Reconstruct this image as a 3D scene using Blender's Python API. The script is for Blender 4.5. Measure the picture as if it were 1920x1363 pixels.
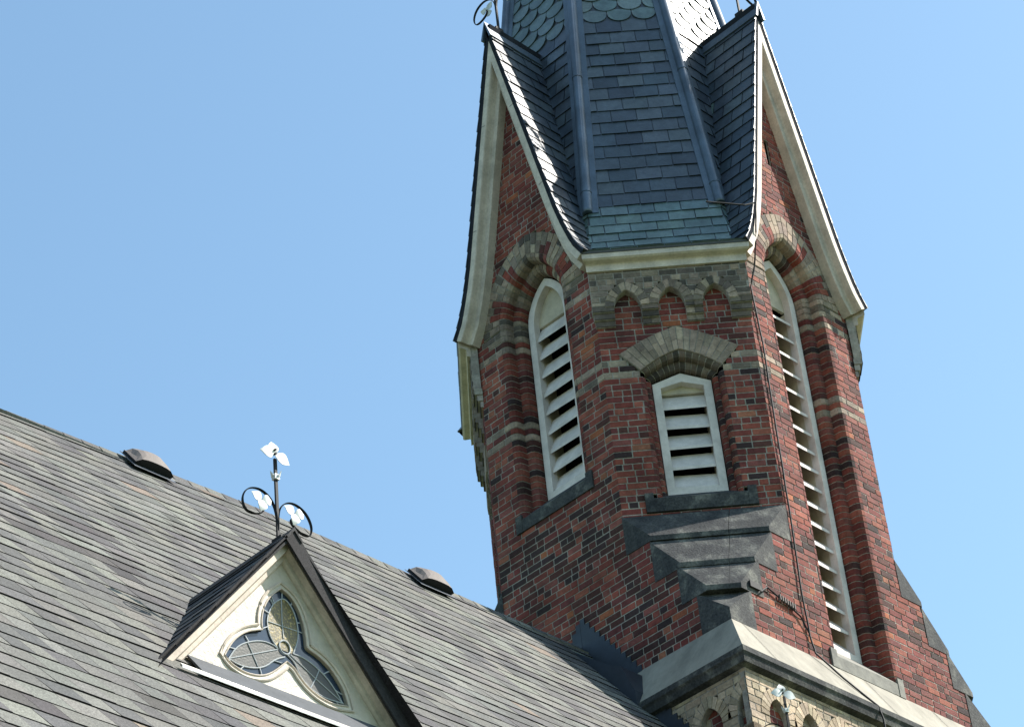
import bpy, math, random
from mathutils import Vector, Matrix
rnd = random.Random(7)
R_ = math.radians
# ------------------------------------------------------------------ clear
for o in list(bpy.data.objects):
    bpy.data.objects.remove(o)
scene = bpy.context.scene
col = scene.collection
# ------------------------------------------------------------------ camera
CAMROT = ((0.6929013, 0.7157268, -0.0873092), (-0.4777461, 0.3650345, -0.7990673), (-0.5400430, 0.5953864, 0.5948686))
CAM_C = (15.14863, -19.11785, -12.72593)
CAM_F = 5037.616
cam = bpy.data.cameras.new("camera")
cam.sensor_fit = 'HORIZONTAL'; cam.sensor_width = 36.0
cam.lens = CAM_F / 1920.0 * 36.0
cam.clip_start = 0.1; cam.clip_end = 3000
camo = bpy.data.objects.new("camera", cam); col.objects.link(camo)
xr, yd, fw = [Vector(r) for r in CAMROT]
m = Matrix.Identity(4)
for i in range(3):
    m[i][0] = xr[i]; m[i][1] = -yd[i]; m[i][2] = -fw[i]; m[i][3] = CAM_C[i]
camo.matrix_world = m
scene.camera = camo
# ------------------------------------------------------------------ light
SUN_AZ, SUN_EL = R_(53.5), R_(47.0)     # azimuth measured from +x towards +y
world = bpy.data.worlds.new("World"); scene.world = world; world.use_nodes = True
wn = world.node_tree.nodes; wl = world.node_tree.links
for n_ in list(wn): wn.remove(n_)
wo = wn.new('ShaderNodeOutputWorld'); bg = wn.new('ShaderNodeBackground'); sk = wn.new('ShaderNodeTexSky')
sk.sky_type = 'NISHITA'; sk.sun_disc = False
sk.sun_elevation = SUN_EL; sk.sun_rotation = math.pi/2 - SUN_AZ
sk.air_density = 1.0; sk.dust_density = 0.9; sk.ozone_density = 1.0; sk.altitude = 100
bg.inputs['Strength'].default_value = 0.125
tint = wn.new('ShaderNodeMix'); tint.data_type = 'RGBA'; tint.blend_type = 'MULTIPLY'; tint.inputs[0].default_value = 1
tint.inputs[7].default_value = (.95, 1.085, 1.0, 1)     # the camera's white balance on the sky
wl.new(sk.outputs[0], tint.inputs[6]); wl.new(tint.outputs[2], bg.inputs[0]); wl.new(bg.outputs[0], wo.inputs[0])
sl = bpy.data.lights.new("sun", 'SUN'); sl.energy = 5.0; sl.angle = R_(0.5); sl.color = (1.0, .95, .87)
so = bpy.data.objects.new("sun", sl); col.objects.link(so)
sd = Vector((math.cos(SUN_EL)*math.cos(SUN_AZ), math.cos(SUN_EL)*math.sin(SUN_AZ), math.sin(SUN_EL)))
so.rotation_euler = sd.to_track_quat('Z', 'Y').to_euler()
so.location = sd*60
vs = scene.view_settings
vs.view_transform = 'Standard'; vs.look = 'None'; vs.exposure = 1.08; vs.gamma = 1.0
# ------------------------------------------------------------------ materials
MATS = {}
def new_mat(name):
    mt = bpy.data.materials.new(name); mt.use_nodes = True
    nt = mt.node_tree; b = nt.nodes['Principled BSDF']
    MATS[name] = mt
    return mt, nt, b
def N(nt, t, **kw):
    n = nt.nodes.new(t)
    for k, v in kw.items():
        setattr(n, k, v)
    return n
def noise(nt, scale, detail=4, rough=.6, coord=None, stretch=None):
    tc = N(nt, 'ShaderNodeTexCoord')
    nz = N(nt, 'ShaderNodeTexNoise'); nz.inputs['Scale'].default_value = scale
    nz.inputs['Detail'].default_value = detail; nz.inputs['Roughness'].default_value = rough
    if stretch:
        mp = N(nt, 'ShaderNodeMapping'); mp.inputs['Scale'].default_value = stretch
        nt.links.new(tc.outputs['Object'], mp.inputs[0]); nt.links.new(mp.outputs[0], nz.inputs['Vector'])
    else:
        nt.links.new(tc.outputs['Object'], nz.inputs['Vector'])
    return nz
def ramp(nt, src, stops):
    r = N(nt, 'ShaderNodeValToRGB'); e = r.color_ramp.elements
    while len(e) < len(stops): e.new(.5)
    for i, (p, c) in enumerate(stops):
        e[i].position = p
        e[i].color = (c, c, c, 1) if isinstance(c, (int, float)) else (*c, 1)
    nt.links.new(src, r.inputs[0]); return r
def mul(nt, a, b, fac=1.0, mode='MULTIPLY'):
    mx = N(nt, 'ShaderNodeMix', data_type='RGBA', blend_type=mode)
    mx.inputs[0].default_value = fac
    for s, v in ((6, a), (7, b)):
        if hasattr(v, 'links'): nt.links.new(v, mx.inputs[s])
        else: mx.inputs[s].default_value = (*v, 1)
    return mx.outputs[2]
def bump(nt, b, h, strength, dist=.01):
    bp = N(nt, 'ShaderNodeBump'); bp.inputs['Strength'].default_value = strength; bp.inputs['Distance'].default_value = dist
    nt.links.new(h, bp.inputs['Height']); nt.links.new(bp.outputs[0], b.inputs['Normal'])
def attr_mat(name, rough, spec, n1=(9, .75, 1.2), n2=(90, .85, 1.12), n3=None, bmp=None, rough_var=None):
    mt, nt, b = new_mat(name)
    a = N(nt, 'ShaderNodeAttribute', attribute_name='Col')
    c = a.outputs['Color']
    for sc, lo, hi in [x for x in (n1, n2, n3) if x]:
        nz = noise(nt, sc, 5)
        c = mul(nt, c, ramp(nt, nz.outputs[0], [(.3, lo), (.7, hi)]).outputs[0])
    nt.links.new(c, b.inputs['Base Color'])
    b.inputs['Roughness'].default_value = rough; b.inputs['Specular IOR Level'].default_value = spec
    if rough_var:
        nz = noise(nt, rough_var[0], 3)
        r = ramp(nt, nz.outputs[0], [(.3, rough_var[1]), (.7, rough_var[2])])
        nt.links.new(r.outputs[0], b.inputs['Roughness'])
    if bmp:
        nz = noise(nt, bmp[0], 6)
        bump(nt, b, nz.outputs[0], bmp[1], bmp[2])
    return mt
def plain_mat(name, c, rough=.6, spec=.4, n1=(6, .8, 1.15), n2=(60, .9, 1.08), metal=0, bmp=None, stretch=None):
    mt, nt, b = new_mat(name)
    cc = None; src = c
    for sc, lo, hi in [x for x in (n1, n2) if x]:
        nz = noise(nt, sc, 5, stretch=stretch)
        src = mul(nt, src, ramp(nt, nz.outputs[0], [(.3, lo), (.7, hi)]).outputs[0])
    if hasattr(src, 'links'): nt.links.new(src, b.inputs['Base Color'])
    else: b.inputs['Base Color'].default_value = (*src, 1)
    b.inputs['Roughness'].default_value = rough; b.inputs['Specular IOR Level'].default_value = spec
    b.inputs['Metallic'].default_value = metal
    if bmp:
        nz = noise(nt, bmp[0], 6); bump(nt, b, nz.outputs[0], bmp[1], bmp[2])
    return mt
attr_mat('brick', .85, .2, (2.0, .58, 1.22), (45, .8, 1.2), (14, .75, 1.2), bmp=(70, .5, .012))
attr_mat('slate', .34, .55, (3, .7, 1.25), (35, .85, 1.15), (11, .8, 1.2), bmp=(28, .3, .008), rough_var=(12, .28, .46))
attr_mat('shingle', .9, .25, (1.1, .82, 1.12), (95, .45, 1.5), (30, .88, 1.12), bmp=(220, .5, .006))
plain_mat('lead', (.075, .10, .14), .45, .5, (2.5, .6, 1.35), (50, .85, 1.1), metal=.25)
plain_mat('cream_paint', (.55, .47, .40), .65, .2, (5, .7, 1.12), (40, .9, 1.06), bmp=(50, .15, .004))
plain_mat('white_paint', (.66, .59, .555), .6, .25, (5, .72, 1.1), (50, .92, 1.05), bmp=(60, .12, .004))
plain_mat('louvre_board', (.50, .43, .33), .6, .3, (5, .75, 1.12), (50, .9, 1.06))
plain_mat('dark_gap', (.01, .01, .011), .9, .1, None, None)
plain_mat('edge_dark', (.030, .033, .042), .6, .4, (8, .7, 1.3), None)
plain_mat('edge_matt', (.022, .024, .031), .95, .05, (8, .7, 1.3), None)
plain_mat('mortar_pale', (.40, .35, .28), .95, .1, (4, .75, 1.2), (60, .8, 1.2))
plain_mat('ledge_stone', (.29, .265, .22), .8, .15, (3, .62, 1.12), (30, .9, 1.06), bmp=(35, .2, .006), stretch=(1, 1, .25))
plain_mat('iron_black', (.015, .015, .017), .7, .25, None, None)
plain_mat('finial_paint', (.62, .62, .60), .4, .5, (20, .7, 1.15), None)
plain_mat('vent_metal', (.15, .128, .12), .7, .2, (12, .85, 1.12), (90, .9, 1.1))
plain_mat('flash_metal', (.085, .095, .115), .45, .5, (7, .8, 1.2), (70, .9, 1.08), metal=.2)
plain_mat('apron_metal', (.075, .08, .09), .8, .2, (7, .85, 1.15), (70, .9, 1.08))
plain_mat('flash_dark', (.020, .025, .036), .5, .4, (7, .7, 1.25), None)
plain_mat('glare_metal', (.62, .6, .55), .35, .5, (14, .8, 1.1), None, metal=.3)
plain_mat('came', (.36, .38, .40), .6, .3, None, None)
plain_mat('grass', (.06, .09, .03), .9, .2, (.3, .7, 1.3), (8, .7, 1.3))
# sooty stone
mt, nt, b = new_mat('soot_stone')
nz = noise(nt, 3.5, 8, .65); r = ramp(nt, nz.outputs[0], [(.32, (.022, .023, .026)), (.52, (.05, .05, .05)), (.72, (.17, .165, .145))])
nz2 = noise(nt, 45, 5); c = mul(nt, r.outputs[0], ramp(nt, nz2.outputs[0], [(.3, .6), (.7, 1.5)]).outputs[0])
nt.links.new(c, b.inputs['Base Color']); b.inputs['Roughness'].default_value = .85; b.inputs['Specular IOR Level'].default_value = .2
bump(nt, b, nz2.outputs[0], .45, .012)
# grey (less sooty) stone
mt, nt, b = new_mat('grey_stone')
nz = noise(nt, 4, 8, .65); r = ramp(nt, nz.outputs[0], [(.3, (.07, .068, .06)), (.6, (.19, .18, .155)), (.8, (.30, .28, .23))])
nt.links.new(r.outputs[0], b.inputs['Base Color']); b.inputs['Roughness'].default_value = .85
bump(nt, b, noise(nt, 50, 5).outputs[0], .4, .01)
# plaster of the dormer front: thick crackled paint
mt, nt, b = new_mat('old_plaster')
nz = noise(nt, 9, 6); c = mul(nt, (.54, .475, .40), ramp(nt, nz.outputs[0], [(.28, .82), (.6, 1.05)]).outputs[0])
nt.links.new(c, b.inputs['Base Color']); b.inputs['Roughness'].default_value = .55
bump(nt, b, noise(nt, 22, 6, .7).outputs[0], .6, .02)
# glass
def glass_mat(name, c, bs, bst):
    mt, nt, b = new_mat(name)
    nz = noise(nt, bs, 3)
    b.inputs['Base Color'].default_value = (*c, 1); b.inputs['Roughness'].default_value = .12
    b.inputs['Specular IOR Level'].default_value = .6
    bump(nt, b, nz.outputs[0], bst, .01)
    return nt, b
glass_mat('glass_blue', (.022, .036, .062), 12, .1)
nt, b = glass_mat('glass_olive', (.12, .125, .085), 60, .12)
b.inputs['Roughness'].default_value = .3; b.inputs['Specular IOR Level'].default_value = .35
nz = noise(nt, 60, 2, .5)
r = ramp(nt, nz.outputs[0], [(.56, (.030, .031, .025)), (.68, (.045, .042, .026)), (.78, (.11, .09, .04))])
nt.links.new(r.outputs[0], b.inputs['Base Color'])

nt, b = glass_mat('glass_amber', (.12, .125, .085), 60, .15)
b.inputs['Roughness'].default_value = .3; b.inputs['Specular IOR Level'].default_value = .35
nz = noise(nt, 60, 2, .5)
r = ramp(nt, nz.outputs[0], [(.45, (.085, .070, .026)), (.58, (.17, .125, .032)), (.68, (.36, .27, .09))])
nt.links.new(r.outputs[0], b.inputs['Base Color'])
# ------------------------------------------------------------------ mesh builder
class MB:
    def __init__(s): s.v = []; s.f = []; s.c = []; s.mi = []; s.mats = []
    def mat(s, name):
        if name not in s.mats: s.mats.append(name)
        return s.mats.index(name)
    def poly(s, pts, c=(1, 1, 1), m=None):
        i = len(s.v); s.v.extend([tuple(p) for p in pts]); s.f.append(tuple(range(i, i+len(pts))))
        s.c.append(c); s.mi.append(s.mat(m) if m else -1)
    def prism(s, a, b, c=(1, 1, 1), m=None, caps=(True, True)):
        """a, b: matching point loops"""
        n = len(a)
        i = len(s.v); s.v.extend([tuple(p) for p in a]); s.v.extend([tuple(p) for p in b])
        k = s.mat(m) if m else -1
        for j in range(n):
            q = (j+1) % n
            s.f.append((i+j, i+q, i+n+q, i+n+j)); s.c.append(c); s.mi.append(k)
        if caps[0]: s.f.append(tuple(range(i, i+n))[::-1]); s.c.append(c); s.mi.append(k)
        if caps[1]: s.f.append(tuple(range(i+n, i+2*n))); s.c.append(c); s.mi.append(k)
    def loft(s, rings, c=(1, 1, 1), m=None, closed=True, caps=True):
        n = len(rings[0]); i = len(s.v); k = s.mat(m) if m else -1
        for r in rings: s.v.extend([tuple(p) for p in r])
        for a in range(len(rings)-1):
            for j in range(n if closed else n-1):
                q = (j+1) % n
                s.f.append((i+a*n+j, i+a*n+q, i+(a+1)*n+q, i+(a+1)*n+j)); s.c.append(c); s.mi.append(k)
        if caps and closed:
            s.f.append(tuple(i+j for j in range(n))[::-1]); s.c.append(c); s.mi.append(k)
            e = i+(len(rings)-1)*n
            s.f.append(tuple(e+j for j in range(n))); s.c.append(c); s.mi.append(k)
    def box(s, x0, x1, y0, y1, z0, z1, c=(1, 1, 1), m=None):
        s.prism([(x0, y0, z0), (x1, y0, z0), (x1, y1, z0), (x0, y1, z0)], [(x0, y0, z1), (x1, y0, z1), (x1, y1, z1), (x0, y1, z1)], c, m)
    def tube(s, pts, r, c=(1, 1, 1), m=None, n=8, closed=False, flat=None):
        P = [Vector(p) for p in pts]; rings = []
        for i, p in enumerate(P):
            if closed: t = P[(i+1) % len(P)]-P[i-1]
            else: t = P[min(i+1, len(P)-1)]-P[max(i-1, 0)]
            t.normalize()
            up = Vector((0, 0, 1)) if abs(t.z) < .95 else Vector((1, 0, 0))
            if flat is not None:
                a = Vector(flat).normalized(); bb = t.cross(a).normalized(); ra, rb = r
            else:
                a = t.cross(up).normalized(); bb = t.cross(a); ra = rb = r if isinstance(r, (int, float)) else r[i]
            rings.append([p+a*ra*math.cos(k*2*math.pi/n)+bb*rb*math.sin(k*2*math.pi/n) for k in range(n)])
        if closed: rings.append(rings[0])
        s.loft(rings, c, m, True, not closed)
    def build(s, name, mat=None, parent=None, smooth=False):
        me = bpy.data.meshes.new(name); me.from_pydata(s.v, [], s.f)
        if mat and not s.mats: me.materials.append(MATS[mat])
        elif mat and s.mats:
            me.materials.append(MATS[mat]); [me.materials.append(MATS[x]) for x in s.mats]
        else:
            for x in s.mats: me.materials.append(MATS[x])
        if s.mats:
            me.polygons.foreach_set('material_index', [q+1 if mat else max(q, 0) for q in s.mi])
        at = me.color_attributes.new('Col', 'FLOAT_COLOR', 'CORNER'); buf = []
        for f, c in zip(s.f, s.c):
            buf.extend([c[0], c[1], c[2], 1.0]*len(f))
        at.data.foreach_set('color', buf)
        if smooth: me.polygons.foreach_set('use_smooth', [True]*len(s.f))
        me.update()
        o = bpy.data.objects.new(name, me); col.objects.link(o)
        if parent: o.parent = parent
        return o
def tag(o, label=None, cat=None, group=None, kind=None):
    if label: o['label'] = label
    if cat: o['category'] = cat
    if group: o['group'] = group
    if kind: o['kind'] = kind
    return o
def empty(name, loc=(0, 0, 0), label=None, cat=None, group=None):
    o = bpy.data.objects.new(name, None); col.objects.link(o); o.location = loc; o.empty_display_size = .2
    return tag(o, label, cat, group)
def copy_part(o, rz, parent):
    """copy of a part and its sub-parts, turned about the tower's axis"""
    c = o.copy(); col.objects.link(c); c.parent = parent
    c.rotation_euler.z = o.rotation_euler.z + rz
    for ch in list(o.children):
        d = ch.copy(); col.objects.link(d); d.parent = c
    return c
# ------------------------------------------------------------------ tower dimensions (metres)
A = 2.0; T = 0.8644; AC = (A+T)*math.sqrt(.5); WC = (A-T)*math.sqrt(.5)
r2 = math.sqrt(.5)
CH = .0762
class Frame:
    def __init__(s, o, u, n): s.o = Vector(o); s.u = Vector(u); s.n = Vector(n)
    def pt(s, u, z, d=0): return s.o+s.u*u+s.n*d+Vector((0, 0, z))
FL = Frame((0, -A, 0), (1, 0, 0), (0, -1, 0))             # wide face
FC = Frame((AC*r2, -AC*r2, 0), (r2, r2, 0), (r2, -r2, 0))   # chamfer face
# ---- palettes
REDS = [(0.196, 0.049, 0.037), (0.224, 0.059, 0.041), (0.162, 0.040, 0.034), (0.263, 0.081, 0.055), (0.134, 0.038, 0.034), (0.207, 0.067, 0.055)]
DARKS = [(.062, .027, .024), (.085, .031, .026), (.042, .024, .024)]
ORANGE = [(.30, .095, .045), (.27, .10, .06)]
PALES = [(.32, .24, .18), (.27, .205, .158), (.35, .265, .20), (.225, .172, .138)]
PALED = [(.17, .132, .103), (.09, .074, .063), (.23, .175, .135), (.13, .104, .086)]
BUFFS = [(.40, .305, .215), (.36, .275, .195), (.44, .345, .25), (.31, .24, .175)]
def jit(c, k=.12):
    f = 1+rnd.uniform(-k, k)
    return tuple(max(0, x*f*(1+rnd.uniform(-.03, .03))) for x in c)
def red(dark=.15, orange=.02):
    q = rnd.random()
    return jit(rnd.choice(DARKS if q < dark else ORANGE if q > 1-orange else REDS))
def pale(d=0): return jit(rnd.choice(PALED if rnd.random() < d else PALES))
MORTAR = (.31, .275, .24)
# ---- brick helpers
def qbrick(mb, fr, q, d0, d1, c):
    """q: 4 (u,z) corners; front at d1, back at d0"""
    mb.prism([fr.pt(u, z, d0) for u, z in q], [fr.pt(u, z, d1) for u, z in q], c, None, (False, True))
def cut(ivs, lo, hi):
    out = []
    for a, b in ivs:
        if hi <= a or lo >= b: out.append((a, b)); continue
        if lo > a: out.append((a, lo))
        if hi < b: out.append((hi, b))
    return out
def wall(mb, fr, z0, z1, bounds, openings, cfun, d=0.0, L=.198, H=.098, J=.0135, back=.03, edgehead=True, ch=CH):
    k = int(math.floor(z0/ch+1e-6))
    while k*ch < z1-1e-6:
        zb, zt = max(k*ch, z0), min((k+1)*ch, z1); zm = (zb+zt)/2
        bd = bounds(zm)
        if bd is None: k += 1; continue
        ivs = [bd]
        for op in openings:
            for r in (op(zm) or []): ivs = cut(ivs, *r)
        for a, b in ivs:
            if b-a < .012: continue
            mb.prism([fr.pt(a, zb, d-back), fr.pt(b, zb, d-back), fr.pt(b, zt, d-back), fr.pt(a, zt, d-back)],
                     [fr.pt(a, zb, d-.0045), fr.pt(b, zb, d-.0045), fr.pt(b, zt, d-.0045), fr.pt(a, zt, d-.0045)], jit(MORTAR, .1), None, (False, True))
            header = (k % 6 == 0)
            x = a - (rnd.random()*.04 + (.5*L if k % 2 else 0))
            while x < b:
                w = H if (header or rnd.random() < .20) else L
                w *= 1+rnd.uniform(-.03, .03)
                xa, xb = max(x+J/2, a), min(x+w-J/2, b)
                x += w
                if xb-xa < .014: continue
                jd = rnd.uniform(-.0022, .0022); jz = rnd.uniform(-.0012, .0012)
                q = [(xa, zb+J/2+jz), (xb, zb+J/2+jz+rnd.uniform(-.001, .001)), (xb, zt-J/2+jz), (xa, zt-J/2+jz)]
                qbrick(mb, fr, q, d-.012, d+jd, cfun((xa+xb)/2, zm, w))
        k += 1
def gable_h(z):
    pr = [(4.95, 1.0), (5.12, .90), (5.40, .80), (5.76, .70), (8.95, 0.0)]
    if z <= 4.95: return 1.0
    for (za, ha), (zb, hb) in zip(pr, pr[1:]):
        if z <= zb: return ha+(hb-ha)*(z-za)/(zb-za)
    return 0
# ---- arches
ZS = 4.89                                   # springing of the big lancets
def lancet(delta, tau, side, w=.31, rad=.62, zs=ZS):
    r = rad+delta; pm = math.acos((rad-w)/r); p = tau*pm
    return side*(-(rad-w)+r*math.cos(p)), zs+r*math.sin(p)
def lancet_half(z, delta, w=.31, rad=.62, zs=ZS):
    if z <= zs: return w+delta
    q = (rad+delta)**2-(z-zs)**2
    return max(0, math.sqrt(q)-(rad-w)) if q > (rad-w)**2 else 0
CZS, CAP = 3.43, 3.55                         # small window: shoulder, point
def gabled(delta, tau, side):
    u0, z0 = .305+delta, CZS+delta*.62; u1, z1 = 0, CAP+delta*1.5
    bow = .035*math.sin(math.pi*tau)*min(1, delta/.12+.2)
    return side*(u0+(u1-u0)*tau), z0+(z1-z0)*tau+bow
def sweep_orders(mb, fr, zb, zs, curve, halfw, prof, cjamb, chead, nhead):
    """moulded jamb and arch orders laid brick by brick. prof: list of (delta, depth)"""
    G = .0065
    for side in (-1, 1):
        segs = []
        k = int(round(zb/CH)); z = zb
        while z < zs-.001:
            zt = min((math.floor(z/CH+1e-4)+1)*CH, zs); segs.append(('j', z, zt)); z = zt
        for i in range(nhead): segs.append(('h', i/nhead, (i+1)/nhead))
        for kind, a, b in segs:
            def P(dl, dp, t):
                if kind == 'j': return fr.pt(side*(halfw+dl), t, -dp)
                u, zz = curve(dl, t, side); return fr.pt(u, zz, -dp)
            g = G if kind == 'j' else G/(nhead*CH)
            c0 = cjamb((a+b)/2, side) if kind == 'j' else chead((a+b)/2, side, 0)
            c1 = cjamb((a+b)/2, side) if kind == 'j' else chead((a+b)/2, side, 1)
            half = len(prof)//2
            for part, cc in ((prof[:half+1], c0), (prof[half:], c1)):
                ra = [P(dl, dp, a+g) for dl, dp in part]; rb = [P(dl, dp, b-g) for dl, dp in part]
                ia = [P(dl+.007, dp+.007, a+g) for dl, dp in part]; ib = [P(dl+.007, dp+.007, b-g) for dl, dp in part]
                mb.loft([ia, ra, rb, ib], cc, None, False, False)
            ma = [P(dl+.0045, dp+.0045, a-g*.2) for dl, dp in prof]; mbk = [P(dl+.0045, dp+.0045, b+g*.2) for dl, dp in prof]
            mb.loft([ma, mbk], jit(MORTAR, .1), None, False, False)
def ring(mb, fr, curve, d0, d1, n, cfun, proud=.004, split=True, outer=None):
    for side in (-1, 1):
        for i in range(n):
            a, b = i/n, (i+1)/n; g = .07/n
            cuts = [d0, d1]
            if split:
                cuts = [d0, d0+(d1-d0)*(.42 if i % 2 else .62), d1]
            for da, db in zip(cuts, cuts[1:]):
                ga = .005
                q = [curve(da+ga, a+g, side), curve(db-ga, a+g, side), curve(db-ga, b-g, side), curve(da+ga, b-g, side)]
                qbrick(mb, fr, q, -.012, proud+rnd.uniform(-.001, .001), cfun((a+b)/2, side, i) if da == cuts[0] or not outer else outer())
            q = [curve(d0, a, side), curve(d1, a, side), curve(d1, b, side), curve(d0, b, side)]
            qbrick(mb, fr, q, -.05, proud-.007, jit(MORTAR, .1))
PROF_BIG = [(.19, -.002), (.150, .006), (.122, .030), (.112, .065), (.110, .120),
            (.108, .128), (.060, .136), (.030, .160), (.018, .200), (.016, .262)]
PROF_C = [(.125, -.002), (.095, .006), (.075, .026), (.068, .055), (.067, .085),
          (.066, .092), (.040, .097), (.018, .115), (.010, .14), (.009, .19)]

tower = empty('church_tower', (0, 0, 0), 'red brick octagonal church tower with louvred lancets, steep white-edged gables and a slate spire', 'church tower')
# ------------------------------------------------------------------ wide face: brick wall + arch surround + louvre + sill + gable
def umax(z):
    if z > 1.345: return T
    if z > .875: return 1.168
    if z > .475: return 1.455
    return 1.645
def big_bounds(z):
    u = umax(z)
    if z > 4.8: u = min(T, gable_h(z)-.06)
    return (-u, u) if u > .03 else None
def arch_pale(tau, side, i):
    seq = 'PPRRRPPPRRPPP'
    return pale(.25) if seq[min(i, 12)] == 'P' else red(.1, 0)
def wide_face(zfb, sill_top, dark, parent):
    mb = MB()
    def op(z):
        if z < sill_top-.17 or z > 5.91: return None
        if z < sill_top: return [(-.555, .555)]
        if z < ZS: return [(-.50, .50)]
        w = lancet_half(z, .445); return [(-w, w)] if w > .02 else None
    def slit(z): return [(-.035, .035)] if 6.66 < z < 7.04 else None
    def cf(u, z, w):
        k = round((z-CH/2)/CH)
        zz = k*CH
        if abs(zz-3.58) < .03 or abs(zz-3.43) < .03: return pale(.2)
        if abs(zz-4.57) < .03: return pale(.4)
        if 4.70 < zz < 5.02 and abs(u) < .80: return pale(.45) if abs(u) < .72 or k % 2 else red(.2)
        if 5.05 < zz < 5.4 and abs(u) > .60 and abs(u) < .8 and rnd.random() < .4: return pale(.5)
        if sill_top-1.0 < z < sill_top-.15 and abs(u) < .62 and rnd.random() < .3: return jit(rnd.choice(DARKS), .2)
        if z > 4.9: return red(.06, .02)
        dk = dark + (.17 if z < 2.3 and dark > .15 else .03)
        return red(dk, .03)
    wall(mb, FL, -.06, 8.9, big_bounds, [op, slit] if sill_top < 1 else [op], cf)
    w = mb.build('brick_wall', 'brick', parent)
    mb = MB()
    cj = lambda z, s: (pale(.15) if (abs(z-3.62) < .04 or abs(z-3.47) < .04 or abs(z-4.61) < .04 or 4.70 < z) else tuple(x*.82 for x in red(.2, 0)))  # red jamb bricks dimmed: the shade of the reveal is put into their colour
    def chd(t, side, order):
        return arch_pale(t, side, int(t*13))
    sweep_orders(mb, FL, sill_top-.02, ZS, lancet, .31, PROF_BIG, cj, chd, 13)
    ring(mb, FL, lancet, .19, .445, 13, arch_pale, outer=lambda: pale(.35))
    a = mb.build('arch_surround', 'brick', parent)
    # slit back
    if sill_top < 1:
        mb = MB(); mb.box(-.05, .05, -1.93, -1.90, 6.6, 7.1)
        mb.build('slit_recess', 'dark_gap', w)
    lou = lancet_louvre(zfb, parent)
    s = big_sill(sill_top, zfb, parent)
    return [w, a, lou, s]
def offs_outline(w, zb, delta, rad=.62, zs=ZS, n=10, head='lancet'):
    pts = [(-(w+delta), zb)]
    if head == 'lancet':
        L = [lancet(delta, i/n, -1, w, rad, zs) for i in range(n+1)]
        Rr = [lancet(delta, 1-i/n, 1, w, rad, zs) for i in range(1, n+1)]
        pts += L+Rr
    else:
        pts += [(-(w+delta), CZS+delta*.62), (0, CAP+delta*1.3), (w+delta, CZS+delta*.62)]
    pts.append((w+delta, zb))
    return pts
def frame_mesh(fr, w, zb, bw, d_front, thick, head, bb=.07):
    """window frame: ring of boards between the outer outline and the outline moved in by bw"""
    mb = MB()
    o = offs_outline(w, zb, 0, head=head); i = offs_outline(w, zb+bb, -bw, head=head)
    n = len(o)
    for a in range(n):
        b = (a+1) % n
        q = [o[a], o[b], i[b], i[a]]
        mb.prism([fr.pt(u, z, d_front-thick) for u, z in q], [fr.pt(u, z, d_front) for u, z in q], (1, 1, 1), None, (False, True))
    return mb
def louvre(fr, w, zb, ztop_slat, d, head, parent, bw, pitch=.243, deep=.105):
    mb = frame_mesh(fr, w, zb, bw, d, .09, head)
    root = mb.build('louvre_window', 'white_paint', parent)
    # sloping boards
    mb = MB(); z = zb+.07; wi = w-bw+.004
    while z < ztop_slat:
        zt = z
        d0, d1 = d-.03, d-.03-deep
        # front bottom edge -> back top edge
        f0, f1 = zt-.0, zt+.034
        rise = .205
        pr = [(d0, f0), (d0, f1), (d1, f1+rise), (d1, f0+rise)]
        wob = rnd.uniform(-.007, .007)
        mb.prism([fr.pt(-wi, zz+wob, dd) for dd, zz in pr], [fr.pt(wi, zz-wob, dd) for dd, zz in pr])
        z += pitch
    mb.build('louvre_slats', 'white_paint', root)
    # head panel above the last slat
    inner = offs_outline(w, z-.02, -bw+.003, head=head)
    pts = [(u, zz) for u, zz in inner if zz >= z-.021]
    mb = MB(); mb.prism([fr.pt(u, zz, d-.12) for u, zz in pts], [fr.pt(u, zz, d-.085) for u, zz in pts])
    mb.build('head_panel', 'louvre_board', root)
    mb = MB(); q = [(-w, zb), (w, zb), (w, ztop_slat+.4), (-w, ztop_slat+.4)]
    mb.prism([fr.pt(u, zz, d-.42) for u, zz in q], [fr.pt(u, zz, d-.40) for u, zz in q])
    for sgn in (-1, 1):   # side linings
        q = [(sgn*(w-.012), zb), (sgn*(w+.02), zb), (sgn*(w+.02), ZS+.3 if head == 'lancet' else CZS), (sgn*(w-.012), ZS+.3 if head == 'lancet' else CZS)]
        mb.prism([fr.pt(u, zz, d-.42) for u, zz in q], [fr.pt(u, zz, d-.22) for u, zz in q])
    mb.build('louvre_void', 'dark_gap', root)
    mb = MB()
    for sgn in (-1, 1):
        us = sorted((sgn*(wi-.002), sgn*(wi+.02)))
        q = [(us[0], zb+.07), (us[1], zb+.07), (us[1], ztop_slat+.05), (us[0], ztop_slat+.05)]
        mb.prism([fr.pt(u, zz, d-.24) for u, zz in q], [fr.pt(u, zz, d-.085) for u, zz in q])
    mb.build('louvre_jamb', 'louvre_board', root)
    return root
def lancet_louvre(zb, parent): return louvre(FL, .31, zb, ZS-.10, -.25, 'lancet', parent, .086, deep=.16 if zb < 1 else .10)
def sill_mesh(fr, hw, top, h, inner_top, inner_d, ow, lug=.09, proud=.015):
    mb = MB(); b = top-h
    # sloped slab between the jambs, flat front below
    pr = [(proud, b), (proud, top-.03), (inner_d-.02, inner_top), (inner_d-.02, b)]
    mb.prism([fr.pt(-hw, z, d) for d, z in pr], [fr.pt(hw, z, d) for d, z in pr])
    for s in (-1, 1):
        u0, u1 = sorted((s*(hw+.003), s*(hw-.085)))
        t = [(u0, b-.004), (u1, b-.004), (u1, top+.035), (u0, top+.035)]
        mb.prism([fr.pt(u, z, -.12) for u, z in t], [fr.pt(u, z, proud+.006) for u, z in t])
    return mb
def big_sill(top, inner, parent):
    return sill_mesh(FL, .550, top, .17, inner+.02, -.25, .50).build('window_sill', 'soot_stone' if top > 1 else 'grey_stone', parent)
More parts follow.
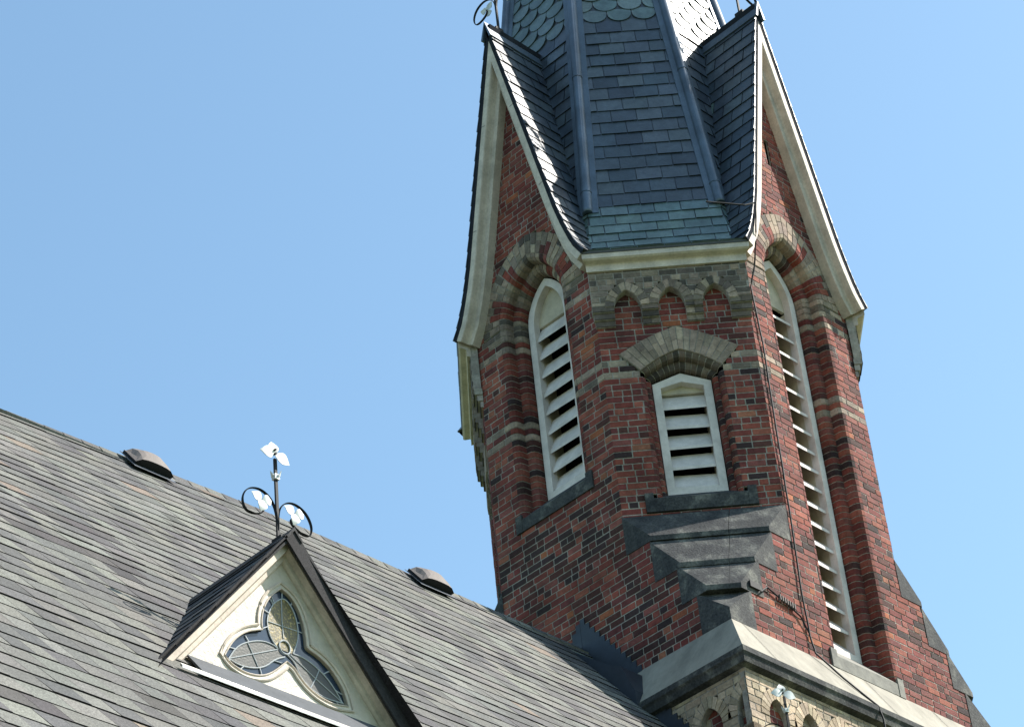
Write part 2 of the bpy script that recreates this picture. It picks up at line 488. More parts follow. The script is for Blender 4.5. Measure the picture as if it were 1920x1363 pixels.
# gable roofs of the wide faces -------------------------------------------------
def polyline_at(pr, s):
    for (a, b) in zip(pr, pr[1:]):
        L = math.hypot(b[0]-a[0], b[1]-a[1])
        if s <= L or b is pr[-1]:
            t = s/L; return (a[0]+(b[0]-a[0])*t, a[1]+(b[1]-a[1])*t), ((b[0]-a[0])/L, (b[1]-a[1])/L)
        s -= L
GPROF = [(1.0, 4.95), (.90, 5.12), (.80, 5.40), (.70, 5.76), (0.0, 8.95)]
GLEN = sum(math.hypot(b[0]-a[0], b[1]-a[1]) for a, b in zip(GPROF, GPROF[1:]))
YF = 2.225
def kz(z):
    pr = [(4.95, 1.105), (5.02, 1.045), (5.15, .99), (5.35, .945), (5.6, .915), (5.9, .887), (19.5, 0)]
    if z <= pr[0][0]: return pr[0][1]
    for (za, ka), (zb, kb) in zip(pr, pr[1:]):
        if z <= zb: return ka+(kb-ka)*(z-za)/(zb-za)
    return 0
DSL = [(.034, .045, .062), (.050, .062, .082), (.025, .034, .050), (.060, .073, .092), (.042, .054, .075), (.033, .047, .067)]
TSL = [(.085, .125, .135), (.10, .145, .15), (.075, .118, .13), (.09, .13, .128)]
FSL = [(.095, .13, .14), (.115, .15, .155), (.08, .115, .125)]
def slate_quad(mb, P, c, lip=.011):
    """P: corners bottom-left, bottom-right, top-right, top-left with normal offset already in; lip = (normal vec)"""
    pass
def slates(mb, M, rows, bounds, colf, w0=.235, lift=.015, fish=None, gap=.010):
    """M(u,s)->(point, normal). rows: list of s edges. bounds(s)->(lo,hi)"""
    for i, (s0, s1) in enumerate(zip(rows, rows[1:])):
        lo0, hi0 = bounds(s0); lo1, hi1 = bounds(s1)
        lo, hi = min(lo0, lo1), max(hi0, hi1)
        if hi-lo < .02: continue
        w = w0
        u = math.floor(lo/w)*w + (w/2 if i % 2 else 0) - w
        isf = fish and fish(s0)
        while u < hi:
            ww = w*(1+rnd.uniform(-.03, .03)) if not isf else w
            a, b = u+gap/2, u+ww-gap/2
            u += ww
            a0, b0 = max(a, lo0), min(b, hi0); a1, b1 = max(a, lo1), min(b, hi1)
            if b0-a0 < .012 and b1-a1 < .012: continue
            if b0 < a0: a0 = b0 = (a0+b0)/2
            if b1 < a1: a1 = b1 = (a1+b1)/2
            c = colf(s0, (a+b)/2)
            lf = lift*(1+rnd.uniform(-.25, .35)); sk = rnd.uniform(-.004, .004)
            so_ = min(s1+.03, rows[-1])
            top = []
            for uu, ss, l in ((b1, so_, .001), (a1, so_, .001)):
                p, n = M(uu, ss); top.append(p+n*l)
            if isf:
                bot = []; K = 9; mid = (a+b)/2; hw = (b-a)/2; dp = min(hw*.92, (s1-s0)*.98)
                for j in range(K+1):
                    an = math.pi*j/K; uu = mid-hw*math.cos(an); ss = s0+dp*(1-math.sin(an))
                    uu = min(max(uu, bounds(ss)[0]), bounds(ss)[1])
                    p, n = M(uu, ss); bot.append((p+n*lf, p-n*.004))
            else:
                bot = []
                for uu, ss in ((a0, s0+sk), (b0, s0-sk)):
                    p, n = M(uu, max(ss, 0)); bot.append((p+n*lf, p-n*.004))
            mb.poly([q[0] for q in bot]+top, c)
            dk = tuple(x*.3 for x in c)
            for q, r in zip(bot, bot[1:]): mb.poly([q[1], r[1], r[0], q[0]], dk)
            if not isf:
                mb.poly([bot[0][1], bot[0][0], top[1]], dk); mb.poly([bot[1][0], bot[1][1], top[0]], dk)
def gable_roof(parent):
    mb = MB()
    for side in (-1, 1):
        def M(u, s):
            (h, z), (dx, dz) = polyline_at(GPROF, min(s, GLEN-.001))
            n = Vector((side*dz, 0, -dx)).normalized()
            return Vector((side*h, -u, z)), n
        def bd(s):
            (h, z), _ = polyline_at(GPROF, min(s, GLEN-.001)); k = kz(z)
            return (max(.3, min(2*k, (A+T)*k-h)-.06), YF)
        rows = [0]; 
        while rows[-1] < GLEN-.05: rows.append(rows[-1]+(.15 if rows[-1] < .9 else .197))
        rows[-1] = GLEN
        slates(mb, M, rows, bd, lambda s, u: jit(rnd.choice(DSL if rnd.random() > .012 else TSL), .12), .29)
        # under-boarding with its visible dark edge
        N_ = 14
        for i in range(N_):
            s0, s1 = GLEN*i/N_, GLEN*(i+1)/N_
            ring0 = []; ring1 = []
            for s, rg in ((s0, ring0), (s1, ring1)):
                p, n = M(0, s); (h, z), _ = polyline_at(GPROF, min(s, GLEN-.001))
                yi = bd(s)[0]
                a = Vector((p.x, -YF+.008, p.z)); b = Vector((p.x, -yi, p.z))
                rg += [a-n*.002, b-n*.002, b-n*.052, a-n*.052]
            mb.loft([ring0, ring1], (.02, .022, .028), 'edge_matt', True, False)
    g = mb.build('gable_roof', 'slate', parent)
    # lead ridge saddle
    mb = MB()
    for side in (-1, 1):
        def rp(s, y, off):
            (h, z), (dx, dz) = polyline_at(GPROF, GLEN-.0001-s)
            n = Vector((side*dz, 0, -dx)).normalized()
            return Vector((side*h, y, z))+n*off
        Y0, Y1 = -YF-.035, -1.22
        prof = [(0.0, .035), (.235, .03), (.235, .0), (0, .0)]
        a = [rp(s, Y0, o) for s, o in prof]; b = [rp(s, Y1, o) for s, o in prof]
        a[0].x = b[0].x = 0; a[3].x = b[3].x = 0; a[0].z = b[0].z = 8.99
        mb.prism(a, b)
    mb.build('ridge_cap', 'lead', g)
    # moulded rake boards
    for side in (-1, 1):
        mb = MB()
        # (perp offset inwards from roof underside, depth y)
        sect = [(.050, YF-.010), (.122, YF-.010), (.128, YF-.022), (.132, YF-.085), (.140, YF-.105), (.142, YF-.112), (.196, YF-.112), (.202, YF-.118), (.202, A-.02), (.050, A-.02)]
        rings = []
        ss = [0, .10, .197, .32, .45, .58, .8, .97, GLEN-.02]
        for s in ss:
            (h, z), (dx, dz) = polyline_at(GPROF, min(max(s, .001), GLEN-.001))
            # smooth the tangent at bends
            _, t0 = polyline_at(GPROF, min(max(s-.12, .001), GLEN-.001)); _, t1 = polyline_at(GPROF, min(s+.12, GLEN-.001))
            nx, nz_ = -(t0[1]+t1[1])/2, (t0[0]+t1[0])/2
            ln = math.hypot(nx, nz_); nx /= ln; nz_ /= ln
            rg = []
            for q, y in sect:
                x, zz = h+nx*q, z+nz_*q
                if s > GLEN-.1:        # mitre at the apex
                    x = 0.0; zz = 8.95-q/.214
                rg.append((side*x, -y, zz))
            rings.append(rg)
        # foot of the board reaching the corner
        mb.loft(rings, (1, 1, 1), None, True, True)
        for zj in (7.55, 6.2):
            h = gable_h(zj); q = .215; y = -(YF-.008)
            mb.poly([(side*(h-.05), y, zj), (side*(h-.108), y, zj-.010), (side*(h-.108), y, zj-.017), (side*(h-.05), y, zj-.007)], m='edge_dark')
        mb.build('rake_board', 'cream_paint', g)
    return g
# ------------------------------------------------------------------ chamfer face
def chamfer_face(parent, visible=True):
    mb = MB()
    rz = [-.465, -.003, .462]
    def op(z):
        if z < 1.76 or z > 4.1: return None
        if z < 1.95: return [(-.56, .56)]
        if z < 3.48: return [(-.43, .43)]
        if z < 3.72:
            t = (z-3.48)/.24; w = .42+.19*t; return [(-w, w)]
        t = (z-3.72)/.32
        return [(-.62*(1-t), .62*(1-t))] if t < 1 else None
    def cf(u, z, w):
        zz = round((z-CH/2)/CH)*CH
        if abs(zz-3.58) < .03 or abs(zz-3.43) < .03: return pale(.2)
        return red(.12, .02)
    wall(mb, FC, 1.30, 4.80, lambda z: (-WC, WC), [op], cf)
    w = mb.build('brick_wall', 'brick', parent)
    # corbel table ---------------------------------------------------------
    mb = MB(); W2, RAD = .138, .225; zsp = 4.285; DP = .095
    def rec(z):
        out = []
        for c in rz:
            h = lancet_half(z, 0 if z < zsp else .005, W2, RAD, zsp) if z < zsp+.22 else 0
            if z >= zsp: h = lancet_half(z, .095, W2, RAD, zsp)
            if h > .01: out.append((c-h, c+h))
        return out
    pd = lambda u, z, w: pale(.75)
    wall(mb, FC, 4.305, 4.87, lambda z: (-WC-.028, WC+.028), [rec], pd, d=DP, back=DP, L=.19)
    steps = [(4.23, 4.305, .088), (4.152, 4.228, .06), (4.076, 4.15, .03)]
    for zb, zt, dp in steps:
        eds = [-WC-dp*.4]+sum([[c-W2-.004, c+W2+.004] for c in rz], [])+[WC+dp*.4]
        for a, b in zip(eds[::2], eds[1::2]):
            nb = 2 if rnd.random() < .4 else 1
            for i in range(nb):
                u0, u1 = a+(b-a)*i/nb, a+(b-a)*(i+1)/nb
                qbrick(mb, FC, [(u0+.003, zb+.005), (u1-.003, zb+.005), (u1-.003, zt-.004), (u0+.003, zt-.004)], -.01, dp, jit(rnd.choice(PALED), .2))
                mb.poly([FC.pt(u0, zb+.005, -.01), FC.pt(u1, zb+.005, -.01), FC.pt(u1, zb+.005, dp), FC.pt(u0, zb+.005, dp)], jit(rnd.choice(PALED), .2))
            qbrick(mb, FC, [(a, zb), (b, zb), (b, zt), (a, zt)], -.01, dp-.01, jit(MORTAR))
    for c in rz:
        cv = lambda dl, t, s: (lambda q: (q[0]+c, q[1]))(lancet(dl, t, s, W2, RAD, zsp))
        for side in (-1, 1):
            for i in range(5):
                a, b = i/5+.014, (i+1)/5-.014
                q = [cv(.003, a, side), cv(.098, a, side), cv(.098, b, side), cv(.003, b, side)]
                qbrick(mb, FC, q, 0, DP+.004, pale(.45))
                q = [cv(0, i/5, side), cv(.1, i/5, side), cv(.1, (i+1)/5, side), cv(0, (i+1)/5, side)]
                qbrick(mb, FC, q, 0, DP-.004, jit(MORTAR))
    ct = mb.build('corbel_table', 'brick', parent)
    # window dressings -------------------------------------------------------
    mb = MB()
    cj = lambda z, s: (pale(.2) if (abs(z-3.62) < .04 or abs(z-3.47) < .02) else tuple(x*.82 for x in red(.2, 0)))  # red shafts darkened in colour to stand for shade in the reveal
    sweep_orders(mb, FC, 1.93, CZS, gabled, .305, PROF_C, cj, lambda t, s, o: jit(tuple(x*.6 for x in rnd.choice(PALED)), .3), 6)
    def hood(dl, t, s):
        u0, z0 = .42+.20*dl, 3.50+.22*dl; u1, z1 = 0.0, 3.735+.295*dl
        return s*(u0+(u1-u0)*t), z0+(z1-z0)*t+.028*math.sin(math.pi*t)
    ring(mb, FC, hood, 0, 1, 8, lambda t, s, i: jit(rnd.choice(PALES[:2]+PALED[2:3]), .15), proud=.018)
    # soffit between hood and order
    for side in (-1, 1):
        for i in range(6):
            a, b = i/6, (i+1)/6
            q = [gabled(.125, a, side), hood(.02, a, side), hood(.02, b, side), gabled(.125, b, side)]
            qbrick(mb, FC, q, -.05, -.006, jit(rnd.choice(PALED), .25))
    mb.build('arch_surround', 'brick', parent)
    louvre(FC, .305, 2.06, 3.30, -.165, 'gabled', parent, .082, .248)
    sill_mesh(FC, .555, 1.945, .185, 2.075, -.165, .43, proud=.02).build('window_sill', 'soot_stone', parent)
# broach stones --------------------------------------------------------------
def broach(parent):
    def crn(t, z, e=0):       # points of the chamfer line at distance t, on the left and right planes
        return Vector((t, -A-e, z)), Vector((A+e, -t, z))
    E = .006
    spec = [(T-.01, 1.735, 1.345, 1.185), (1.165, 1.285, .875, 1.50), (1.45, .865, .478, 1.775)]
    for t0, zt, zl, t1 in spec:
        mb = MB()
        a = crn(t0, zt, E); f = crn(t1, zl+.004, E); fb = crn(t1, zl-.052, E); bk = crn(t0, zl-.052, E)
        mid = lambda p, q, k: p+(q-p)*k
        # two stones meeting at a joint near the right third
        for k0, k1 in ((0, .655), (.66, 1)):
            Lp = [mid(p[0], p[1], k0) for p in (a, f, fb, bk)]; Rp = [mid(p[0], p[1], k1) for p in (a, f, fb, bk)]
            mb.prism(Lp, Rp)
        mb.build('broach_stone', 'soot_stone', parent)
    mb = MB()
    t0 = 1.64
    a0, a1 = crn(t0, .44, E); b0, b1 = crn(t0, .003, E)
    c0 = Vector((A+E, -A-E, .13)); c1 = Vector((A+E, -A-E, .003)); inn = Vector((t0, -t0, .003)); int_ = Vector((t0, -t0, .44))
    mb.poly([a0, c0, c1, b0]); mb.poly([a1, b1, c1, c0]); mb.poly([a0, a1, c0]); mb.poly([a0, b0, b1, a1])
    mb.build('broach_stone', 'soot_stone', parent)
# cornice + spire -------------------------------------------------------------
def cornice(parent):
    mb = MB()
    WE = 1.0
    sect = [(.205, 4.925), (.205, 4.86), (.185, 4.845), (.13, 4.835), (.12, 4.825), (.12, 4.745), (-.05, 4.745), (-.05, 4.925)]
    def hw(d): return WC+d*math.tan(R_(22.5))-.003
    mb.prism([FC.pt(-hw(d), z, d) for d, z in sect], [FC.pt(hw(d), z, d) for d, z in sect])
    mb.build('cornice', 'cream_paint', parent)
SPROF = [(4.95, 1.105), (5.02, 1.045), (5.15, .99), (5.35, .945), (5.6, .915), (5.9, .887), (19.5, 0)]
def spire_face(mb, ap, hw, ang, wide=False):
    """octagon face with apothem ap*k and half width hw*k, facing direction ang"""
    pr = [(ap*k, z) for z, k in SPROF]
    nv = Vector((math.cos(ang), math.sin(ang), 0)); uv = Vector((-math.sin(ang), math.cos(ang), 0))
    tot = sum(math.hypot(b[0]-a[0], b[1]-a[1]) for a, b in zip(pr, pr[1:]))
    def M(u, s):
        (r, z), (dr, dz) = polyline_at(pr, s); return nv*r+uv*u+Vector((0, 0, z)), (nv*dz-Vector((0, 0, 1))*dr).normalized()
    def bd(s):
        (r, z), _ = polyline_at(pr, s); k = r/ap; return (-hw*k, hw*k)
    rows = [0]; z = 0
    while z < 12.6:
        s = rows[-1]; e = .155 if s < 1.05 else .198
        rows.append(s+e); (_, z), _t = polyline_at(pr, rows[-1])
    def zat(s): return polyline_at(pr, s)[0][1]
    def cf(s, u):
        z = zat(s)
        if z < 5.82: return jit(rnd.choice(TSL), .1)
        if 8.95 < z < 10.05: return jit(rnd.choice(FSL), .1)
        return jit(rnd.choice(DSL), .1)
    fish = lambda s: 8.95 < zat(s) < 10.05
    if wide:
        low = [s for s in rows if zat(s) < 9.0]; up = rows[len(low)-1:]
        slates(mb, M, low, lambda s: (min(gable_h(zat(s))-.06, bd(s)[1]), bd(s)[1]), cf, .29, fish=fish)
        slates(mb, M, low, lambda s: (bd(s)[0], max(-gable_h(zat(s))+.06, bd(s)[0])), cf, .29, fish=fish)
        slates(mb, M, up, bd, cf, .29, fish=fish)
    else:
        slates(mb, M, rows, bd, cf, .29, fish=fish)
    # boarding beneath
    ss = [0, .09, .23, .45, .72, 1.05, rows[-1], tot-.01]
    for a, b in zip(ss, ss[1:]):
        if wide and a < .9: continue
        P = []
        for s, sg in ((a, -1), (a, 1), (b, 1), (b, -1)):
            p, n = M(sg*bd(s)[1], s); P.append(p-n*.003)
        mb.poly(P, (.03, .035, .045) if b <= rows[-1]+.01 else (.08, .095, .12))
    if wide: return
    # eave edge
    p0, n0 = M(-hw*1.105, 0); p1, _ = M(hw*1.105, 0)
    mb.poly([p0, p1, p1-Vector((0, 0, .03))-nv*.01, p0-Vector((0, 0, .03))-nv*.01], (.03, .032, .04))
    mb.poly([p0-Vector((0, 0, .03)), p1-Vector((0, 0, .03)), p1-Vector((0, 0, .03))-nv*.25, p0-Vector((0, 0, .03))-nv*.25], (.03, .032, .04))
def spire(parent):
    mb = MB()
    for i in range(4):
        spire_face(mb, AC, WC, R_(-45+90*i))
        spire_face(mb, A, T, R_(-90+90*i), True)
    s = mb.build('spire_roof', 'slate', parent)
    def hip(cx, cy):
        mb = MB()
        dv = Vector((cx, cy, 0)).normalized(); tv = Vector((-dv.y, dv.x, 0))
        zs = [5.80, 5.86, 6.15, 19.3]
        rings = []; fl = [[], []]
        nn = 12
        for z in zs:
            k = kz(z); c = Vector((cx*k, cy*k, z)); off = .012
            rings.append([c+dv*(off+.062*math.cos(a))+tv*.058*math.sin(a) for a in [math.pi*2*j/nn for j in range(nn)]])
        mb.loft(rings)
        for sg in (-1, 1):
            ax = math.cos(R_(22.5)); fd = (tv*sg*math.cos(R_(22.5))-dv*math.sin(R_(22.5)))
            fr0 = []
            for z in zs:
                k = kz(z); c = Vector((cx*k, cy*k, z))
                fr0.append([c+dv*.026, c+dv*.026+fd*.125, c+dv*.012+fd*.125, c+dv*.010])
            mb.loft(fr0, closed=True)
        # sleeve joints
        for z in (6.12, 8.05, 10.4):
            k = kz(z); c = Vector((cx*k, cy*k, z)); k2 = kz(z+.012); c2 = Vector((cx*k2, cy*k2, z+.012))
            mb.loft([[q+dv*(.012+.068*math.cos(a))+tv*.064*math.sin(a) for a in [math.pi*2*j/nn for j in range(nn)]] for q in (c, c2)])
        o = mb.build('hip_roll', 'lead', s)
        for p in o.data.polygons[:nn*3]: p.use_smooth = True
    for i in range(4):
        a = R_(90*i); ca, sa = math.cos(a), math.sin(a)
        for x, y in ((T, -A), (A, -T)):
            hip(x*ca-y*sa, x*sa+y*ca)
# ---- assemble the tower
wf = {}
n_before = set(bpy.data.objects)
def placed(fn, rz, *a):
    before = set(bpy.data.objects)
    fn(*a)
    new = [o for o in bpy.data.objects if o not in before and o.parent == tower]
    for o in new: o.rotation_euler.z = rz
    return new
left_parts = placed(wide_face, 0, 2.67, 2.44, .20, tower)
right_parts = placed(wide_face, R_(90), .43, .165, .12, tower)
gab = placed(gable_roof, 0, tower)
cha = placed(chamfer_face, 0, tower)
bro = placed(broach, 0, tower)
cor = placed(cornice, 0, tower)
for k in (1, 2, 3):
    for o in gab+cha+bro+cor: copy_part(o, R_(90*k), tower)
for o in right_parts:
    for k in (1, 2): copy_part(o, R_(90*k), tower)
spire(tower)
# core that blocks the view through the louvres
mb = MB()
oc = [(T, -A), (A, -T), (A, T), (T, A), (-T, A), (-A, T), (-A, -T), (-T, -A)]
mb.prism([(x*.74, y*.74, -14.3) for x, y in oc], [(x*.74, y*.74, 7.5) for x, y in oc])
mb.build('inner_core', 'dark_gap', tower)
# ------------------------------------------------------------------ ledge and lower stage
def ledge(parent):
    mb = MB()
    O = 2.336
    prof = [(1.98, .004), (2.004, .003), (O-.006, -.545), (O, -.552)]
    for i, xoff in enumerate([0]):
        pass
    def sq(r, z): return [(r, -r, z), (r, r, z), (-r, r, z), (-r, -r, z)]
    mb.loft([sq(r, z) for r, z in prof], caps=False)
    for y in (-1.86, -.10, .97):
        q = [(2.006, y, .006), (2.006, y+.008, .006), (O, y+.008, -.548), (O, y, -.548)]
        mb.poly([(x+.0015, yy, z+.001) for x, yy, z in q], m='dark_gap')
    w = mb.build('string_course', 'ledge_stone', parent)
    mb = MB()
    prof = [(O+.001, -.553), (O+.014, -.560), (O+.014, -.615), (O-.004, -.64), (O-.02, -.70), (O-.075, -.715), (2.2, -.735)]
    mb.loft([sq(r, z) for r, z in prof], caps=False)
    mb.build('drip_moulding', 'soot_stone', w)
ledge(tower)
B = 2.255
FB = Frame((0, -B, 0), (1, 0, 0), (0, -1, 0))
def buff_wall(parent):
    mb = MB()
    W2, RAD, zsp, DP = .135, .24, -1.14, .07
    cs = [-1.86+.455*i for i in range(10)]
    def rec(z):
        out = []
        for c in cs:
            h = lancet_half(z, 0.0 if z < zsp else .11, W2, RAD, zsp)
            if z > zsp+.36: h = 0
            if h > .01: out.append((c-h, c+h))
        return out
    bf = lambda u, z, w: jit(rnd.choice(BUFFS), .12)
    wall(mb, FB, -1.36, -.72, lambda z: (-B, B), [rec], bf, back=DP, L=.20)
    for c in cs:
        cv = lambda dl, t, s: (lambda q: (q[0]+c, q[1]))(lancet(dl, t, s, W2, RAD, zsp))
        for side in (-1, 1):
            for i in range(6):
                a, b = i/6+.012, (i+1)/6-.012
                if cv(.11, a, side)[0] > B-.01 or cv(.11, a, side)[0] < -B+.01: continue
                qbrick(mb, FB, [cv(.003, a, side), cv(.112, a, side), cv(.112, b, side), cv(.003, b, side)], -DP, .004, jit(rnd.choice(BUFFS), .15))
                qbrick(mb, FB, [cv(0, i/6, side), cv(.115, i/6, side), cv(.115, (i+1)/6, side), cv(0, (i+1)/6, side)], -DP, -.004, jit(MORTAR))
    FI = Frame((0, -B+DP, 0), (1, 0, 0), (0, -1, 0))
    wall(mb, FI, -2.6, -.72, lambda z: (-B+DP, B-DP), [], lambda u, z, w: jit(rnd.choice(REDS+BUFFS[3:]), .2) if z > -1.5 else bf(u, z, w))
    # moulded corbel band
    for z0, z1, d in ((-1.36, -1.30, .03), (-1.44, -1.36, -.02), (-1.52, -1.44, -.045)):
        eds = [-B-d]+sum([[c-W2, c+W2] for c in cs if abs(c) < B-.1], [])+[B+d]
        for a, b in zip(eds[::2], eds[1::2]):
            qbrick(mb, FB, [(a, z0), (b, z0), (b, z1), (a, z1)], -DP, d, jit(rnd.choice(BUFFS), .12))
            mb.poly([FB.pt(a, z0, -DP), FB.pt(b, z0, -DP), FB.pt(b, z0, d), FB.pt(a, z0, d)], jit(rnd.choice(BUFFS), .12))
    # plain wall down to the ground
    q = [(-B+DP, -14.3), (B-DP, -14.3), (B-DP, -2.6), (-B+DP, -2.6)]
    mb.prism([FB.pt(u, z, -DP-.2) for u, z in q], [FB.pt(u, z, -DP-.007) for u, z in q], BUFFS[1])
    mb.build('lower_wall', 'brick', parent)
lw = placed(buff_wall, 0, tower)
for k in (1, 2, 3):
    for o in lw: copy_part(o, R_(90*k), tower)
# ------------------------------------------------------------------ nave
nave = empty('church_nave', (0.13, -11, -14.3), 'church nave with a steep grey shingled roof and trefoil dormer below the tower', 'church')
NOFF = Vector((0.13, -11, -14.3))
XR, ZR, PITCH = .13, .575, R_(52)
cp, sp = math.cos(PITCH), math.sin(PITCH)
def nbuild(mb, name, mat, parent=None):
    o = mb.build(name, mat, parent or nave)
    if (parent or nave) is nave: o.location = -NOFF
    return o
SH = [(0.132, 0.129, 0.117), (0.139, 0.137, 0.123), (0.123, 0.121, 0.112), (0.086, 0.084, 0.083), (0.077, 0.074, 0.075), (0.105, 0.102, 0.098), (0.145, 0.143, 0.129), (0.117, 0.114, 0.106)]
STAN = [(.165, .130, .107), (.155, .122, .102)]
def shingles(mb, M, S, y0, y1, dark=None, e=.195, pal=SH, tan=.014, lim=None, th=.0092, wmin=.155, wmax=.29, slant=.06):
    i = 0; nrow = int(S/e)
    phase = 0
    for i in range(nrow):
        st, sb = i*e, (i+1)*e
        u = y0-rnd.random()*.3
        wav = [rnd.uniform(-.006, .006) for _ in range(60)]
        lf_row = th*(1+rnd.choice((-.1, 0, 0, .1, .1, .3)))
        while u < y1:
            w = rnd.uniform(wmin, wmax)
            a, b = u, u+w; u += w
            if lim:
                l0, l1 = lim(sb); a = max(a, l0); b = min(b, l1)
                if b-a < .02: continue
            q = rnd.random()
            c = jit(rnd.choice(STAN), .1) if q < tan else jit(rnd.choice(pal), .05)
            if q > .985: c = tuple(x*.6 for x in c)
            if dark and dark((a+b)/2, sb): c = jit((.062, .056, .056), .12)
            lf = lf_row+rnd.choice((0, .003)); a += .002; b -= .002
            wa = wav[int((a-y0)*3) % 60]; wb = wav[int((b-y0)*3) % 60]
            def pt(uu, s, l):
                p, n = M(uu, s); return p+n*l
            A0, B0 = pt(a+slant, sb+wa, lf), pt(b+slant, sb+wb, lf)
            T1, T0 = pt(b, st-.01, .004), pt(a, st-.01, .004)
            mb.poly([A0, B0, T1, T0], c)
            dk = (.010, .010, .011)
            a2, b2 = pt(a+slant, sb+wa-.002, -.004), pt(b+slant, sb+wb-.002, -.004)
            mb.poly([a2, b2, B0, A0], dk); mb.poly([A0, T0, a2], dk); mb.poly([B0, b2, T1], dk)
XE = 6.6
SL = (XE-XR)/cp
mb = MB()
def sag(y): return .045*max(0, -6.3-max(y, -12))
def MR(y, s): return Vector((XR+cp*s, y, ZR-sp*s-sag(y)*max(0, 1-s/4))), Vector((sp, 0, cp))
DARKTABS = [(-10.1, -9.1, 3.15, 3.35), (-10.6, -9.4, 3.95, 4.15), (-12.3, -11.75, 7.75, 7.95)]   # worn, darkened tabs
shingles(mb, MR, SL, -20.0, -2.005, dark=lambda y, s: any(a < y < b and c < s < d for a, b, c, d in DARKTABS))
Y0 = -20.0
P = [MR(Y0, 0)[0], MR(-2.0, 0)[0], MR(-2.0, SL)[0], MR(Y0, SL)[0]]
mb.prism([p-Vector((sp, 0, cp))*.12 for p in P], [p-Vector((sp, 0, cp))*.02 for p in P], (.03, .03, .03))
P = [(2*XR-p.x, p.y, p.z) for p in P]; nl = Vector((-sp, 0, cp))
mb.prism([Vector(p)-nl*.12 for p in P], [Vector(p) for p in P], (.17, .17, .165))
nbuild(mb, 'roof', 'shingle')
# ridge shingles
mb = MB(); y = -20.0
while y < -2.05:
    L_ = .30
    for sg in (-1, 1):
        n = Vector((sg*sp, 0, cp)); d = Vector((sg*cp, 0, -sp))
        top0 = Vector((XR, y, ZR+.028-sag(y))); top1 = Vector((XR, min(y+L_, -2.01), ZR+.022-sag(y+L_)))
        a, b = top0, top1
        q = [a, b, b+d*.13-n*.012, a+d*.13-n*.006]
        c = jit(rnd.choice(SH), .1)
        mb.poly(q, c); mb.poly([q[0], q[3], q[3]-n*.02, q[0]-Vector((0, 0, .03))], (.03, .03, .03))
        mb.poly([q[3], q[2], q[2]-n*.02, q[3]-n*.02], (.03, .03, .032))
    y += .19
nbuild(mb, 'ridge_shingles', 'shingle')
# walls of the nave
mb = MB()
mb.box(XR-6.1, XR+6.1, -19.7, -2.3, -14.3, -7.5, REDS[1])
mb.prism([(XR-6.1, -19.7, -7.5), (XR+6.1, -19.7, -7.5), (XR, -19.7, .3)], [(XR-6.1, -19.6, -7.5), (XR+6.1, -19.6, -7.5), (XR, -19.6, .3)], REDS[1])
nbuild(mb, 'nave_wall', 'brick')
# stepped flashing on the tower wall
def step_flash(y, dp, x0, z0, nst, dirx, h):
    mb = MB()
    for i in range(nst):
        zt = z0-i*CH; xa = x0+dirx*i*CH/1.29; xb = xa+dirx*CH/1.29
        u0, u1 = sorted((xa, xb)); q = [(u0, zt-h), (u1, zt-h), (u1, zt), (u0, zt)]
        mb.prism([(u, y, z) for u, z in q], [(u, y-dp, z) for u, z in q])
    return mb
nbuild(step_flash(-2.0, .012, .15, .90, 26, 1, .75), 'step_flashing', 'flash_dark')
nbuild(step_flash(-2.0, .014, .15, .86, 4, -1, .5), 'step_flashing', 'flash_dark')
mb = MB()
q = [(.16, .50), (.30, .36), (.80, -.05), (.90, -.10), (1.04, -.42), (1.06, -.75), (1.06, -1.4), (.16, -1.4)]
mb.prism([(x, -1.99, z) for x, z in q], [(x, -2.365, z) for x, z in q])
nbuild(mb, 'lead_gutter', 'flash_dark')
nbuild(step_flash(-B, .016, 1.12, -.50, 16, 1, .8), 'step_flashing', 'flash_dark')
# ------------------------------------------------------------------ dormers
YC = -8.985; XF = 3.68
OUT = [(-8.996, -3.13), (-9.092, -3.221), (-9.155, -3.338), (-9.176, -3.449), (-9.166, -3.509), (-9.284, -3.557), (-9.388, -3.639), (-9.453, -3.729), (-9.493, -3.81), (-9.457, -3.848), (-9.371, -3.874), (-9.296, -3.876), (-9.208, -3.859), (-9.131, -3.819), (-9.051, -3.747), (-8.977, -3.671), (-8.908, -3.698), (-8.865, -3.752), (-8.797, -3.808), (-8.709, -3.846), (-8.592, -3.864), (-8.459, -3.837), (-8.479, -3.746), (-8.527, -3.671), (-8.602, -3.593), (-8.691, -3.543), (-8.781, -3.522), (-8.8, -3.5), (-8.803, -3.431), (-8.817, -3.332), (-8.857, -3.229), (-8.919, -3.158)]
LEADS = [[(-9.061, -3.263), (-9.11, -3.356), (-9.12, -3.441), (-9.093, -3.534), (-9.037, -3.589)],
 [(-9.061, -3.263), (-9.0, -3.199), (-8.947, -3.18), (-8.884, -3.239), (-8.85, -3.344), (-8.85, -3.46), (-8.902, -3.587)],
 [(-9.456, -3.814), (-9.39, -3.707), (-9.3, -3.636), (-9.171, -3.579), (-9.069, -3.577), (-9.031, -3.598)],
 [(-9.456, -3.814), (-9.37, -3.834), (-9.269, -3.822), (-9.154, -3.777), (-9.061, -3.683), (-8.975, -3.636)],
 [(-8.955, -3.612), (-8.892, -3.647), (-8.846, -3.745), (-8.758, -3.806), (-8.643, -3.835), (-8.484, -3.822)],
 [(-8.902, -3.587), (-8.811, -3.584), (-8.708, -3.618), (-8.607, -3.675), (-8.533, -3.753), (-8.484, -3.822)]]
